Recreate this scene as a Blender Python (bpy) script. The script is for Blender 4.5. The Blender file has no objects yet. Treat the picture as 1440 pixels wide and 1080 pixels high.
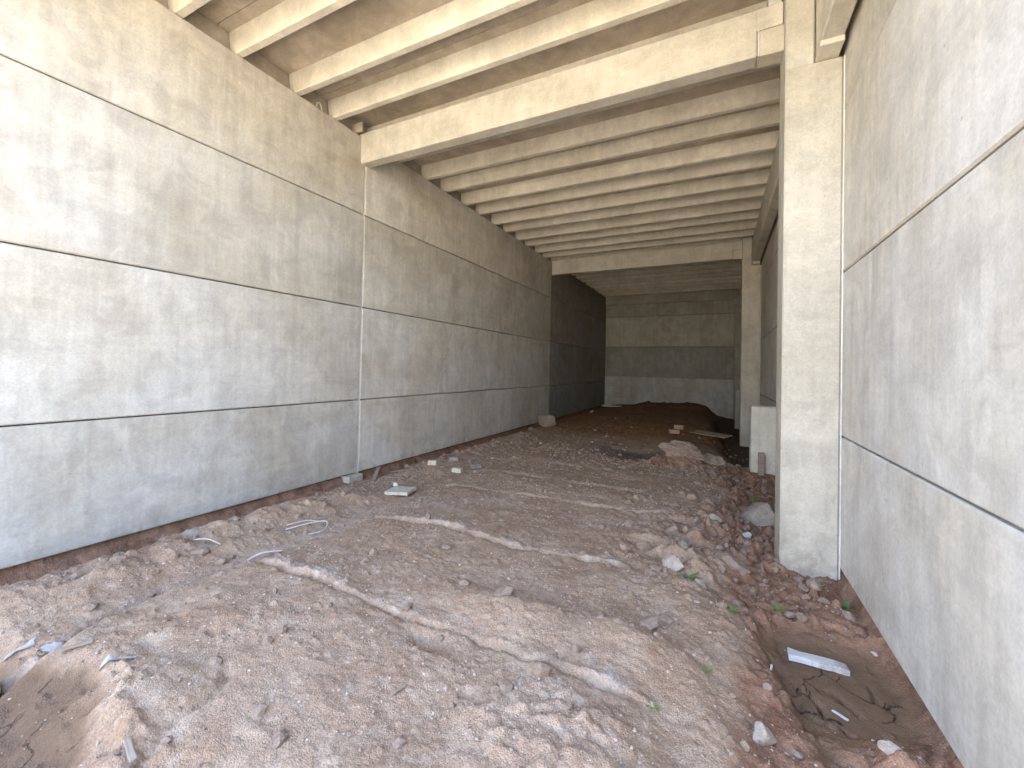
import bpy, bmesh, math, random
import numpy as np
from mathutils import Vector, Matrix, noise as mnoise

random.seed(7)
scene = bpy.context.scene
COL = scene.collection
R = math.radians

# ------------------------------------------------------------------ helpers
def link(name, bm, mat, parent=None, origin=None, smooth=False):
    """one bmesh (world coordinates) -> one mesh object, relative to its parent's / own base point"""
    me = bpy.data.meshes.new(name)
    o = bpy.data.objects.new(name, me)
    COL.objects.link(o)
    if parent is not None:
        root = parent
        while root.parent is not None:
            root = root.parent
        off = Vector(root.location)
        o.parent = parent
    else:
        off = Vector(origin) if origin is not None else Vector((0, 0, 0))
        o.location = off
    bmesh.ops.recalc_face_normals(bm, faces=bm.faces)
    bmesh.ops.translate(bm, verts=bm.verts, vec=-off)
    bm.to_mesh(me)
    bm.free()
    me.materials.append(mat)
    if smooth:
        for p in me.polygons:
            p.use_smooth = True
    return o

def tag(o, label=None, cat=None, group=None, kind=None):
    if label: o['label'] = label
    if cat: o['category'] = cat
    if group: o['group'] = group
    if kind: o['kind'] = kind
    return o

def empty(name, loc, label, cat, group=None):
    o = bpy.data.objects.new(name, None)
    o.empty_display_size = 0.2
    COL.objects.link(o)
    o.location = loc
    return tag(o, label, cat, group, 'thing')

def add_box(bm, x0, x1, y0, y1, z0, z1, bev=0.0, seg=1):
    r = bmesh.ops.create_cube(bm, size=1.0)
    vs = r['verts']
    for v in vs:
        v.co = Vector((x0 + (v.co.x + .5) * (x1 - x0), y0 + (v.co.y + .5) * (y1 - y0), z0 + (v.co.z + .5) * (z1 - z0)))
    if bev > 0:
        es = set(e for v in vs for e in v.link_edges)
        bmesh.ops.bevel(bm, geom=list(es), offset=bev, segments=seg, profile=.5, affect='EDGES', clamp_overlap=True)
    return bm

def box(*a, **k):
    return add_box(bmesh.new(), *a, **k)

def add_prism(bm, prof, x0, x1):
    """closed YZ profile swept along X"""
    a = [bm.verts.new((x0, y, z)) for y, z in prof]
    b = [bm.verts.new((x1, y, z)) for y, z in prof]
    n = len(prof)
    for i in range(n):
        bm.faces.new((a[i], a[(i + 1) % n], b[(i + 1) % n], b[i]))
    bm.faces.new(a[::-1]); bm.faces.new(b)
    return bm

def add_tube(bm, pts, rad, n=6):
    pts = [Vector(p) for p in pts]
    rings = []
    for i, p in enumerate(pts):
        t = (pts[min(i + 1, len(pts) - 1)] - pts[max(i - 1, 0)]).normalized()
        u = t.cross(Vector((0, 0, 1)))
        if u.length < 1e-3: u = Vector((1, 0, 0))
        u.normalize(); w = t.cross(u)
        rings.append([bm.verts.new(p + (u * math.cos(2 * math.pi * k / n) + w * math.sin(2 * math.pi * k / n)) * rad) for k in range(n)])
    for a, b in zip(rings, rings[1:]):
        for k in range(n):
            bm.faces.new((a[k], a[(k + 1) % n], b[(k + 1) % n], b[k]))
    bm.faces.new(rings[0][::-1]); bm.faces.new(rings[-1])
    return bm

# ------------------------------------------------------------------ numpy noise
def _hash(ix, iy, seed):
    h = (ix.astype(np.int64) * 374761393 + iy.astype(np.int64) * 668265263 + seed * 1442695041) & 0xffffffff
    h = ((h ^ (h >> 13)) * 1274126177) & 0xffffffff
    h = ((h ^ (h >> 16)) * 2246822519) & 0xffffffff
    return ((h ^ (h >> 15)) & 0xffffff) / float(0xffffff)

def perlin(x, y, seed=0):
    ix = np.floor(x); iy = np.floor(y)
    fx = x - ix; fy = y - iy
    def g(dx, dy):
        a = _hash(ix + dx, iy + dy, seed) * 2 * np.pi
        return np.cos(a) * (fx - dx) + np.sin(a) * (fy - dy)
    u = fx * fx * fx * (fx * (fx * 6 - 15) + 10); v = fy * fy * fy * (fy * (fy * 6 - 15) + 10)
    a = g(0, 0) * (1 - u) + g(1, 0) * u
    b = g(0, 1) * (1 - u) + g(1, 1) * u
    return (a * (1 - v) + b * v) * 1.5

def fbm(x, y, f, octv, seed, gain=.5):
    s = np.zeros_like(x); a = 1.0
    for i in range(octv):
        s += a * perlin(x * f + i * 17.3, y * f - i * 9.1, seed + i)
        f *= 2.03; a *= gain
    return s

def bumps(x, y, cell, seed, prob, rmin, rmax):
    """half-buried lumps: height 0..1 of a rough dome in randomly chosen cells"""
    X = x / cell; Y = y / cell
    ix = np.floor(X); iy = np.floor(Y)
    out = np.zeros_like(x)
    for dx in (-1, 0, 1):
        for dy in (-1, 0, 1):
            cx = ix + dx; cy = iy + dy
            on = _hash(cx, cy, seed) < prob
            px = cx + .15 + .7 * _hash(cx, cy, seed + 1); py = cy + .15 + .7 * _hash(cx, cy, seed + 2)
            r = rmin + (rmax - rmin) * _hash(cx, cy, seed + 3) ** 2
            ang = _hash(cx, cy, seed + 4) * np.pi; st = .65 + .5 * _hash(cx, cy, seed + 5)
            ux = (X - px) * np.cos(ang) + (Y - py) * np.sin(ang)
            uy = (-(X - px) * np.sin(ang) + (Y - py) * np.cos(ang)) / st
            d2 = (ux * ux + uy * uy) / (r * r)
            out = np.maximum(out, np.where(on, np.sqrt(np.clip(1 - d2, 0, 1)) * r, 0))
    return out * cell

def sst(a, b, t):
    t = np.clip((t - a) / (b - a), 0, 1)
    return t * t * (3 - 2 * t)

def gauss(x, y, cx, cy, sx, sy):
    return np.exp(-((x - cx) / sx) ** 2 - ((y - cy) / sy) ** 2)

def seg_dist(x, y, pts):
    d = np.full(x.shape, 1e9)
    for (ax, ay), (bx, by) in zip(pts, pts[1:]):
        vx, vy = bx - ax, by - ay
        t = np.clip(((x - ax) * vx + (y - ay) * vy) / (vx * vx + vy * vy), 0, 1)
        d = np.minimum(d, np.hypot(x - ax - t * vx, y - ay - t * vy))
    return d

# ------------------------------------------------------------------ terrain
LEDGES = [(2.46, -3.65, -.35, 1.0, 0.02), (3.91, -3.75, -.72, 1.0, .06), (5.55, -3.9, -.4, .55, .22), (6.5, -4.4, -.9, .6, .05), (7.68, -4.2, -.5, .5, -.05), (9.0, -4.0, -2.5, .4, 0.)]
CRACKS = [[(.43, 3.75), (.40, 3.62), (.44, 3.55)], [(.50, 3.36), (.46, 3.28), (.45, 3.22)], [(.66, 3.33), (.70, 3.27), (.76, 3.18)], [(.44, 3.16), (.47, 3.08), (.55, 3.0)], [(.9, 3.5), (.89, 3.4), (.93, 3.33)], [(.47, 3.3), (.56, 3.16), (.6, 3.05), (.68, 2.95)]]
RUTS = [(-.62, 4.62, .16, .10, .085), (-.36, 4.32, .17, .10, .075), (-.26, 4.88, .12, .09, .07), (-.05, 5.35, .15, .10, .06), (-.42, 5.45, .16, .09, .05), (.05, 5.95, .14, .12, .06), (-.12, 4.05, .14, .10, .05)]

def terrain(x, y):
    """returns height, damp, crust, far-dark masks"""
    wx = x + .10 * fbm(x, y, 1.3, 3, 11); wy = y + .10 * fbm(x, y, 1.3, 3, 21)
    inside = sst(-6.2, -5.8, x) * (1 - sst(1.25, 1.6, x)) * sst(-4, -1, y) * (1 - sst(22.4, 23.5, y))
    h = .035 * fbm(x, y, .45, 4, 1) + .012
    # trench under the long wall, spoil bank beside it
    tr = (1 - sst(-5.42, -4.92, wx + .05 * np.sin(y * 1.7)))
    h -= .11 * tr
    h += .15 * (1 - sst(-5.63, -5.49, x)) + tr * (.025 * fbm(x, y, 6, 4, 321) + .03 * np.abs(fbm(x, y, 2.2, 3, 331))) + .17 * sst(1.02, 1.13, x)
    bank = np.exp(-((wx + 4.62) / .36) ** 2) * sst(.2, 1.3, y) * (1 - sst(3.6, 5.2, y))
    h += bank * (.15 + .06 * fbm(x, y, 2.2, 4, 31))
    h += np.exp(-((wx + 4.75) / .35) ** 2) * sst(5, 6.2, y) * (1 - sst(12.5, 14, y)) * (.05 + .05 * fbm(x, y, 2.6, 4, 33))
    # long groove between bank and packed bed
    gx = -3.86 + .07 * np.sin(y * 2.1) + .06 * fbm(x * 0 + 3., y, 1.5, 3, 41)
    gm = sst(.6, 1.1, y) * (1 - sst(2.6, 3.4, y))
    gd = x - gx
    h -= gm * .06 * np.exp(-(gd / .05) ** 2)
    h += gm * .022 * np.exp(-((gd - .10) / .06) ** 2)
    g2 = np.exp(-((x + 3.50 - .30 * (y - 1.6)) / .03) ** 2) * sst(1.15, 1.35, y) * (1 - sst(1.8, 2.0, y))
    h -= .03 * g2
    g3 = seg_dist(wx, wy, [(-2.51, 1.47), (-2.48, 1.18), (-2.36, 1.02), (-2.2, .8)])
    h -= .04 * np.exp(-(g3 / .03) ** 2)
    # packed bed
    bed = sst(-3.95, -3.55, wx) * (1 - sst(-.35, .25, wx)) * (1 - sst(7.5, 9.5, y))
    h += bed * .055
    crust = np.zeros_like(x)
    for yl, xa, xb, s, sl in LEDGES:
        sd_ = int(50 + yl * 3)
        yy = yl + sl * (x + 2) * .25 + .08 * fbm(x, y * 0 + yl, .9, 3, sd_) + .022 * fbm(x, y, 7., 4, sd_ + 20)
        d = y - yy
        ext = sst(xa - .15, xa + .2, x) * (1 - sst(xb - .25, xb + .1, x)) * s
        brk = sst(-.20, .30, fbm(x, y * 0 + yl, 1.5, 4, sd_ + 40))
        ext = ext * (.32 + .68 * brk)
        rag = .55 + .9 * np.clip(fbm(x, y, 11., 4, sd_ + 60), -.5, .8)
        wid = np.maximum(.075 + .07 * fbm(x, y * 0 + yl, 2.1, 3, sd_ + 80), .03)
        # the bed steps up behind the line, with a crumbling crusted lip and an undercut in front
        h += ext * (.026 * sst(-.012, .014, d) * np.exp(-np.clip(d, 0, None) / .55) + .010 * rag * sst(-.02, .01, d) * (1 - sst(wid * .5, wid * 1.7, d)))
        h -= ext * (.026 + .022 * rag) * np.exp(-((d + .028) / .022) ** 2)
        crust = np.maximum(crust, ext * np.clip(rag * 1.5, 0, 1) * sst(-.015, .02, d) * (1 - sst(wid * .8, wid * 1.9, d)))
    # old slurry splash
    cr = seg_dist(wx, wy, [(-3.86, 3.1), (-3.96, 4.02), (-3.75, 4.4), (-3.14, 4.75), (-2.6, 5.1)])
    crust = np.maximum(crust, .55 * np.exp(-(cr / .16) ** 2))
    crust = np.maximum(crust, .5 * gm * np.exp(-((gd + .02) / .07) ** 2))
    cr2 = seg_dist(wx, wy, [(-1.7, 5.0), (-1.2, 4.85), (-.95, 5.1), (-.8, 5.5)])
    crust = np.maximum(crust, .4 * np.exp(-(cr2 / .09) ** 2))
    # low rough mound in front, its steep near edge
    md = gauss(wx, wy, -.74, 1.98, .30, .34)
    h += md * (.055 + .06 * np.abs(fbm(x, y, 5, 4, 101)))
    crust = np.maximum(crust, .22 * md)
    h += .07 * gauss(wx, wy, -1.35, 2.78, .5, .2) + .06 * gauss(wx, wy, -.45, 2.9, .35, .2) + .05 * gauss(wx, wy, -2.9, 2.0, .7, .5)
    h -= .06 * gauss(wx, wy, -.25, 2.35, .16, .35)
    h -= .07 * gauss(wx, wy, -1.66, 2.28, .10, .07)
    # hollow at the near end of the bank
    ye = np.interp(x, [-5.2, -4.6, -3.95, -3.4, -3.0, -2.62, -2.2, -1.9], [.7, .92, 1.06, 1.22, 1.14, .98, .90, .55]) + .06 * fbm(x, y, 5., 5, 271)
    pit = sst(-.10, .36, ye - y) * sst(-.9, .2, y)
    h -= pit * .19 + .06 * sst(.05, .5, ye - y) * pit
    lip = np.exp(-((ye - y + .05) / .06) ** 2) * sst(-3.6, -3.2, x)
    h += lip * (-.01 + .07 * np.abs(fbm(x, y, 6, 4, 281)))
    # overhang-like broken edge of bed beside that hollow
    h += .06 * gauss(wx, wy, -2.75, 1.18, .25, .16) - .13 * gauss(wx, wy, -2.02, .98, .22, .16) - .05 * gauss(wx, wy, -3.2, 1.36, .12, .07)
    # right hand low ground with muddy basin
    low = sst(-.05, .40, wx - .06 * (y - 3.) * (y < 3)) * (1 - sst(8.5, 10., y)) * sst(-.8, .6, y)
    h -= low * .10
    mud = sst(.18, .75, gauss(wx, wy, .70, 3.40, .44, .62))
    h = h * (1 - .8 * mud) + .8 * mud * (-.15 + .014 * fbm(x, y, 1.6, 2, 7))
    rim = np.exp(-((gauss(wx, wy, .70, 3.40, .44, .62) - .30) / .12) ** 2)
    h += rim * .075 * np.abs(fbm(x, y, 5.5, 4, 291))
    ch = seg_dist(wx, wy, [(.31, 3.4), (.40, 3.05), (.50, 2.85), (.56, 2.55)])
    h -= .05 * np.exp(-(ch / .07) ** 2)
    for c in CRACKS:
        h -= .034 * np.exp(-(seg_dist(x + .03 * fbm(x, y, 9, 3, 5), y + .03 * fbm(x, y, 9, 3, 6), c) / .014) ** 2)
    h += .12 * gauss(wx, wy, .92, 2.72, .13, .16) + .08 * gauss(wx, wy, .65, 2.45, .18, .12) + .05 * gauss(wx, wy, .95, 4.25, .12, .2)
    h -= .10 * gauss(wx, wy, .99, 4.62, .10, .16)
    # churned ruts
    rough = gauss(wx, wy, -.1, 5.1, .75, 1.25) + .8 * gauss(wx, wy, .25, 7.4, .55, 1.6)
    for cx, cy, sx, sy, dp in RUTS:
        e = np.exp(-((wx - cx) / sx) ** 2 - ((wy - cy) / sy) ** 2)
        h -= 1.5 * dp * e
        h += dp * .8 * np.exp(-((wx - cx) / sx / 1.1) ** 2 - ((wy - cy - sy * 1.5) / sy / .8) ** 2)
    # far end
    h += .10 * sst(9, 17, y) * (1 - sst(-1.2, .2, x)) * sst(-5.3, -4.2, x)
    hole = gauss(wx, wy, -1.75, 9.8, .75, .75)
    h -= .12 * sst(.2, .8, hole)
    rough = rough + 1.0 * gauss(wx, wy, -1.3, 8.9, 1.7, .8) + .5 * gauss(wx, wy, -3.8, 10, 1.0, 3)
    tro = sst(-.15, .35, wx + .04 * (y - 10)) * sst(9.4, 10.8, y)
    h -= tro * .30
    heap = sst(21.0, 22.2, wy) * sst(-4.3, -3.2, x) * (1 - sst(-.6, .6, x))
    h += heap * (.16 + .12 * np.abs(fbm(x, y, 1.5, 4, 131)))
    h += .16 * gauss(wx, wy, -.72, 9.05, .42, .26)
    # general roughness
    rough = np.clip(rough + .35 * low, 0, 1.2)
    calm = 1 - .8 * mud - .1 * pit
    h += calm * (.012 * fbm(x, y, 2.6, 5, 141) + .006 * fbm(x, y, 9, 4, 151))
    h += calm * rough * .085 * np.abs(fbm(x, y, 4.5, 4, 161))
    h += calm * (bumps(x, y, .16, 171, .20, .10, .30) * (.22 + 1.3 * rough + .9 * low + .6 * bank) + bumps(x, y, .065, 181, .30, .10, .34) * .75)
    h += calm * .0045 * fbm(x, y, 30, 2, 191)
    h += calm * crust * (1.1 * bumps(x, y, .048, 341, .45, .12, .38) + .5 * bumps(x, y, .085, 351, .35, .12, .36) - .012 * np.abs(fbm(x, y, 16, 3, 361)))
    # soft pits in the bed
    h -= calm * .6 * bumps(x, y, .35, 201, .16, .05, .14)
    h = h * inside + (1 - inside) * (.03 * fbm(x, y, .3, 4, 211) - .02)
    h += .55 * (1 - sst(-6.5, -5.72, x)) + .40 * sst(1.3, 1.7, x) * sst(-3., 0., y)  # unseen ground behind the long wall raised to stop light leaking underneath
    h += .4 * sst(22.7, 23.4, y)
    # unseen earth bank added across from the open end to bounce warm light inside
    rise = 1 - sst(-20, -6, y + 1.5 * fbm(x, y, .12, 3, 241))
    h += 6.5 * rise + .5 * rise * fbm(x, y, .25, 4, 251)
    damp = np.clip(.9 * low + 1.0 * mud + .9 * pit + .95 * tr * (y > 0) + .5 * rough * (x > -1.2) + .3 * sst(8, 13, y), 0, 1)
    damp = np.clip(damp + .35 * fbm(x, y, 1.4, 4, 221) * sst(.1, .5, damp), 0, 1)
    mudm = np.clip(mud + .9 * sst(.1, .6, pit) + .9 * np.exp(-(ch / .10) ** 2), 0, 1)
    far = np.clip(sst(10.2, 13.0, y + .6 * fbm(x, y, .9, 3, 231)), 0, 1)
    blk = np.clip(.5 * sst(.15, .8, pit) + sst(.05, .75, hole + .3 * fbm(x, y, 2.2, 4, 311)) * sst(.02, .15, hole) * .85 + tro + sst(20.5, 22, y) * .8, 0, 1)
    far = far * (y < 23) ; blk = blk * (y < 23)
    out = 1 - sst(-2.5, -.8, y + .5 * fbm(x, y, .6, 3, 261))
    return h, damp, np.clip(crust, 0, 1), mudm, far, blk, out

def H(x, y):
    return float(terrain(np.array([float(x)]), np.array([float(y)]))[0][0])

def axis(parts):
    out = []
    for a, b, s in parts:
        n = max(1, int(round((b - a) / s)))
        out.extend(list(np.linspace(a, b, n, endpoint=False)))
    out.append(parts[-1][1])
    return np.array(out)

# ------------------------------------------------------------------ materials
class NT:
    def __init__(self, name):
        self.m = bpy.data.materials.new(name)
        self.m.use_nodes = True
        self.t = self.m.node_tree
        self.bsdf = self.t.nodes['Principled BSDF']
    def n(self, typ, **props):
        nd = self.t.nodes.new(typ)
        for k, v in props.items():
            setattr(nd, k, v)
        return nd
    def l(self, a, b):
        self.t.links.new(a, b)
    def setin(self, nd, key, v):
        if hasattr(v, 'is_output') or isinstance(v, bpy.types.NodeSocket):
            self.l(v, nd.inputs[key])
        else:
            nd.inputs[key].default_value = v
    def math(self, op, a, b=0.0, clamp=False):
        nd = self.n('ShaderNodeMath', operation=op, use_clamp=clamp)
        self.setin(nd, 0, a); self.setin(nd, 1, b)
        return nd.outputs[0]
    def ramp(self, v, lo, hi, a=0.0, b=1.0, smooth=True):
        nd = self.n('ShaderNodeMapRange', interpolation_type='SMOOTHSTEP' if smooth else 'LINEAR')
        self.setin(nd, 'Value', v); nd.inputs['From Min'].default_value = lo; nd.inputs['From Max'].default_value = hi
        nd.inputs['To Min'].default_value = a; nd.inputs['To Max'].default_value = b
        return nd.outputs[0]
    def noise(self, vec, scale, detail=4, rough=.55, dist=0.0):
        nd = self.n('ShaderNodeTexNoise')
        self.l(vec, nd.inputs['Vector'])
        nd.inputs['Scale'].default_value = scale; nd.inputs['Detail'].default_value = detail
        nd.inputs['Roughness'].default_value = rough; nd.inputs['Distortion'].default_value = dist
        return nd.outputs['Fac']
    def mapv(self, vec, sc):
        nd = self.n('ShaderNodeVectorMath', operation='MULTIPLY')
        self.l(vec, nd.inputs[0]); nd.inputs[1].default_value = sc
        return nd.outputs[0]
    def mix(self, f, a, b, mode='MIX'):
        nd = self.n('ShaderNodeMix', data_type='RGBA', blend_type=mode)
        self.setin(nd, 0, f)
        for i, v in ((6, a), (7, b)):
            if isinstance(v, bpy.types.NodeSocket): self.l(v, nd.inputs[i])
            else: nd.inputs[i].default_value = (*v, 1.0)
        return nd.outputs[2]
    def attr(self, name):
        return self.n('ShaderNodeAttribute', attribute_name=name).outputs['Fac']
    def bump(self, h, strength, dist, prev=None):
        nd = self.n('ShaderNodeBump')
        nd.inputs['Strength'].default_value = strength; nd.inputs['Distance'].default_value = dist
        self.l(h, nd.inputs['Height'])
        if prev is not None: self.l(prev, nd.inputs['Normal'])
        return nd.outputs[0]

def concrete(name, base, warm, stain=1.0, streak=1.0, pits=1.0, light=1.0, rough=.85):
    k = NT(name)
    pos = k.n('ShaderNodeNewGeometry').outputs['Position']
    info = k.n('ShaderNodeObjectInfo')
    off = k.n('ShaderNodeVectorMath', operation='SCALE')
    off.inputs[0].default_value = (31., 47., 23.); k.l(info.outputs['Random'], off.inputs['Scale'])
    v = k.n('ShaderNodeVectorMath', operation='ADD'); k.l(pos, v.inputs[0]); k.l(off.outputs[0], v.inputs[1]); v = v.outputs[0]
    big = k.noise(v, .75, 5, .6, .5)
    mid = k.noise(v, 2.6, 6, .62, .8)
    st = k.noise(k.mapv(v, (5.5, 5.5, .55)), 1.0, 5, .6, .3)
    tr = k.noise(k.mapv(v, (.9, .9, 16.)), 1.0, 4, .6, .2)
    tr2 = k.noise(k.mapv(v, (14., 14., .9)), 1.0, 3, .6, .1)
    fine = k.noise(v, 48, 3, .7)
    c = k.mix(k.ramp(big, .30, .70), tuple(b * .86 for b in warm), base)
    def mul(c, f, lo, hi, a, b):
        r = k.ramp(f, lo, hi, a, b)
        cmb = k.n('ShaderNodeCombineColor')
        for i in range(3): k.l(r, cmb.inputs[i])
        return k.mix(1.0, c, cmb.outputs[0], 'MULTIPLY')
    c = mul(c, mid, .30, .70, 1 - .15 * stain, 1 + .08 * stain)
    c = mul(c, st, .30, .70, 1 - .07 * streak, 1 + .05 * streak)
    c = mul(c, tr, .25, .75, .965, 1.03)
    c = mul(c, tr2, .25, .75, 1 - .05 * streak, 1 + .045 * streak)
    c = mul(c, fine, .25, .75, .92, 1.08)
    c = mul(c, k.noise(v, 17, 4, .65, .4), .3, .7, .955, 1.04)
    # darker damp patches with uneven edges and pale laitance patches
    pat = k.math('MULTIPLY', k.ramp(k.noise(v, 1.25, 8, .68, 1.1), .55, .70), k.ramp(mid, .35, .6))
    c = k.mix(k.math('MULTIPLY', pat, .30 * stain), c, tuple(b * .60 for b in base))
    lai = k.math('MULTIPLY', k.ramp(k.noise(k.mapv(v, (1.6, 1.6, .9)), 1.0, 9, .72, 1.4), .56, .68), k.ramp(st, .4, .6))
    c = k.mix(k.math('MULTIPLY', lai,   .26 * light), c, tuple(min(.8, b * 1.42) for b in base))
    # blow holes and scuffs
    vo = k.n('ShaderNodeTexVoronoi', feature='F1'); k.l(v, vo.inputs['Vector']); vo.inputs['Scale'].default_value = 6.5
    gate = k.n('ShaderNodeSeparateColor'); k.l(vo.outputs['Color'], gate.inputs[0])
    hole = k.math('MULTIPLY', k.ramp(vo.outputs['Distance'], .035, .075, 1, 0), k.math('GREATER_THAN', gate.outputs[0], 1 - .32 * pits))
    vo2 = k.n('ShaderNodeTexVoronoi', feature='F1'); k.l(v, vo2.inputs['Vector']); vo2.inputs['Scale'].default_value = 26.
    g2 = k.n('ShaderNodeSeparateColor'); k.l(vo2.outputs['Color'], g2.inputs[0])
    hole2 = k.math('MULTIPLY', k.ramp(vo2.outputs['Distance'], .05, .13, 1, 0), k.math('GREATER_THAN', g2.outputs[0], 1 - .24 * pits))
    holes = k.math('MAXIMUM', hole, k.math('MULTIPLY', hole2, .7))
    c = k.mix(k.math('MULTIPLY', holes, .42), c, tuple(b * .45 for b in base))
    scf = k.math('MULTIPLY', k.ramp(k.noise(k.mapv(v, (2.2, 2.2, 7.)), 1.0, 10, .8, 2.5), .62, .72), .36 * stain)
    c = k.mix(scf, c, tuple(b * .55 for b in base))
    sep = k.n('ShaderNodeSeparateXYZ'); k.l(pos, sep.inputs[0])
    spl = k.math('MULTIPLY', k.ramp(sep.outputs['Z'], -.05, .45, 1, 0), k.ramp(k.noise(v, 7., 6, .7, .5), .46, .66))
    c = k.mix(k.math('MULTIPLY', spl, .45), c, (.27, .205, .15))
    c = k.mix(1.0, c, info.outputs['Color'], 'MULTIPLY')
    k.l(c, k.bsdf.inputs['Base Color'])
    k.bsdf.inputs['Roughness'].default_value = rough
    k.bsdf.inputs['Specular IOR Level'].default_value = .25
    b1 = k.bump(mid, .10, .02)
    b2 = k.bump(fine, .18, .004, b1)
    b3 = k.bump(k.math('MULTIPLY', holes, -1.0), .5, .006, b2)
    k.l(b3, k.bsdf.inputs['Normal'])
    return k.m

def soil():
    k = NT('soil')
    pos = k.n('ShaderNodeNewGeometry').outputs['Position']
    damp, crust, mud, far, blk = (k.attr(n) for n in ('damp', 'crust', 'mud', 'far', 'blk'))
    n1 = k.noise(pos, 1.1, 6, .6, .4)
    n2 = k.noise(pos, 5.5, 6, .65, .6)
    n3 = k.noise(pos, 24, 5, .7)
    n4 = k.noise(pos, 95, 3, .7)
    dry = k.mix(k.ramp(n1, .32, .68), (.258, .168, .108), (.312, .219, .146))
    dry = k.mix(k.ramp(n2, .42, .72), dry, (.36, .27, .19))
    dry = k.mix(k.math('MULTIPLY', k.ramp(n3, .5, .75), .35), dry, (.25, .14, .09))
    wet = k.mix(k.ramp(n2, .35, .65), (.175, .09, .055), (.285, .165, .105))
    wet = k.mix(k.math('MULTIPLY', k.ramp(n3, .52, .72), .5), wet, (.34, .23, .155))
    dm = k.math('ADD', damp, k.ramp(n2, .3, .7, -.22, .22, False), True)
    c = k.mix(k.ramp(dm, .2, .8), dry, wet)
    c = k.mix(mud, c, k.mix(k.ramp(n1, .3, .7), (.145, .088, .052), (.20, .125, .076)))
    cr = k.math('MULTIPLY', crust, k.ramp(n3, .30, .58))
    c = k.mix(k.math('MULTIPLY', cr, .5), c, k.mix(k.ramp(n2, .4, .6), (.40, .355, .325), (.50, .465, .43)))
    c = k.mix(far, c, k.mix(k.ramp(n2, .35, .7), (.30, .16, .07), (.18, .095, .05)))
    wv = k.n('ShaderNodeTexNoise'); k.l(pos, wv.inputs['Vector']); wv.inputs['Scale'].default_value = 3.; wv.inputs['Detail'].default_value = 4
    wa = k.n('ShaderNodeVectorMath', operation='MULTIPLY_ADD'); k.l(wv.outputs['Color'], wa.inputs[0]); wa.inputs[1].default_value = (.5, .5, 0); k.l(pos, wa.inputs[2])
    ve = k.n('ShaderNodeTexVoronoi', feature='DISTANCE_TO_EDGE', voronoi_dimensions='2D'); k.l(wa.outputs[0], ve.inputs['Vector']); ve.inputs['Scale'].default_value = 3.4
    crk = k.math('MULTIPLY', k.ramp(ve.outputs['Distance'], .006, .026, 1, 0), k.ramp(k.noise(pos, 4.5, 3), .47, .58))
    crk = k.math('MULTIPLY', crk, k.ramp(mud, .75, .95))
    c = k.mix(k.math('MULTIPLY', crk, .8), c, (.045, .028, .02))
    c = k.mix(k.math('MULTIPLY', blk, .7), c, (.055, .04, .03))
    c = k.mix(k.attr('out'), c, k.mix(k.ramp(n1, .3, .7), (.44, .36, .25), (.54, .46, .335)))  # unseen outside ground made paler so more warm light bounces into the hall
    # sand grains
    vo = k.n('ShaderNodeTexVoronoi', feature='F1'); k.l(pos, vo.inputs['Vector']); vo.inputs['Scale'].default_value = 100.
    vs = k.n('ShaderNodeSeparateColor'); k.l(vo.outputs['Color'], vs.inputs[0])
    tone = k.ramp(vs.outputs[0], 0, 1, .82, 1.18, False)
    cmb = k.n('ShaderNodeCombineColor')
    for i in range(3): k.l(tone, cmb.inputs[i])
    c = k.mix(k.math('SUBTRACT', 1.0, k.math('MULTIPLY', mud, .7)), c, k.mix(1.0, c, cmb.outputs[0], 'MULTIPLY'))
    gr = k.math('GREATER_THAN', vs.outputs[1], .90)
    gr = k.math('MULTIPLY', gr, k.ramp(vo.outputs['Distance'], .3, .42, 1, 0))
    gr = k.math('MULTIPLY', gr, k.math('SUBTRACT', 1.0, mud, True))
    c = k.mix(k.math('MULTIPLY', gr, .3), c, (.56, .48, .41))
    k.l(c, k.bsdf.inputs['Base Color'])
    k.bsdf.inputs['Roughness'].default_value = .95
    k.bsdf.inputs['Specular IOR Level'].default_value = .15
    b = k.bump(k.math('MULTIPLY', crk, -1.0), .8, .02)
    b = k.bump(n3, .5, .02, b)
    b = k.bump(n4, .6, .007, b)
    b = k.bump(k.ramp(vo.outputs['Distance'], 0, .6, 1, 0), .5, .006, b)
    k.l(b, k.bsdf.inputs['Normal'])
    return k.m

def rocky(name, a, b, sc=14., rough=.9, island=False, bump=.5):
    k = NT(name)
    pos = k.n('ShaderNodeNewGeometry')
    n = k.noise(pos.outputs['Position'], sc, 6, .68, .4)
    f = k.noise(pos.outputs['Position'], sc * 7, 3, .7)
    c = k.mix(k.ramp(n, .32, .68), a, b)
    c = k.mix(k.math('MULTIPLY', k.ramp(f, .45, .75), .45), c, tuple(x * .55 for x in a))
    if island:
        c = k.mix(1.0, c, k.mix(pos.outputs['Random Per Island'], (.55, .50, .46), (1.5, 1.45, 1.4)), 'MULTIPLY')
    k.l(c, k.bsdf.inputs['Base Color'])
    k.bsdf.inputs['Roughness'].default_value = rough
    k.bsdf.inputs['Specular IOR Level'].default_value = .2
    k.l(k.bump(f, bump, .006, k.bump(n, bump, .02)), k.bsdf.inputs['Normal'])
    return k.m

def wood(name, a, b, axis_sc=(3., 40., 40.)):
    k = NT(name)
    tc = k.n('ShaderNodeTexCoord').outputs['Object']
    n = k.noise(k.mapv(tc, axis_sc), 1.0, 6, .6, .4)
    g = k.noise(tc, 9, 5, .6)
    c = k.mix(k.ramp(n, .3, .7), a, b)
    c = k.mix(k.math('MULTIPLY', k.ramp(g, .48, .66), .6), c, (.22, .155, .11))
    k.l(c, k.bsdf.inputs['Base Color'])
    k.bsdf.inputs['Roughness'].default_value = .8
    k.bsdf.inputs['Specular IOR Level'].default_value = .2
    k.l(k.bump(n, .4, .004), k.bsdf.inputs['Normal'])
    return k.m

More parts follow.
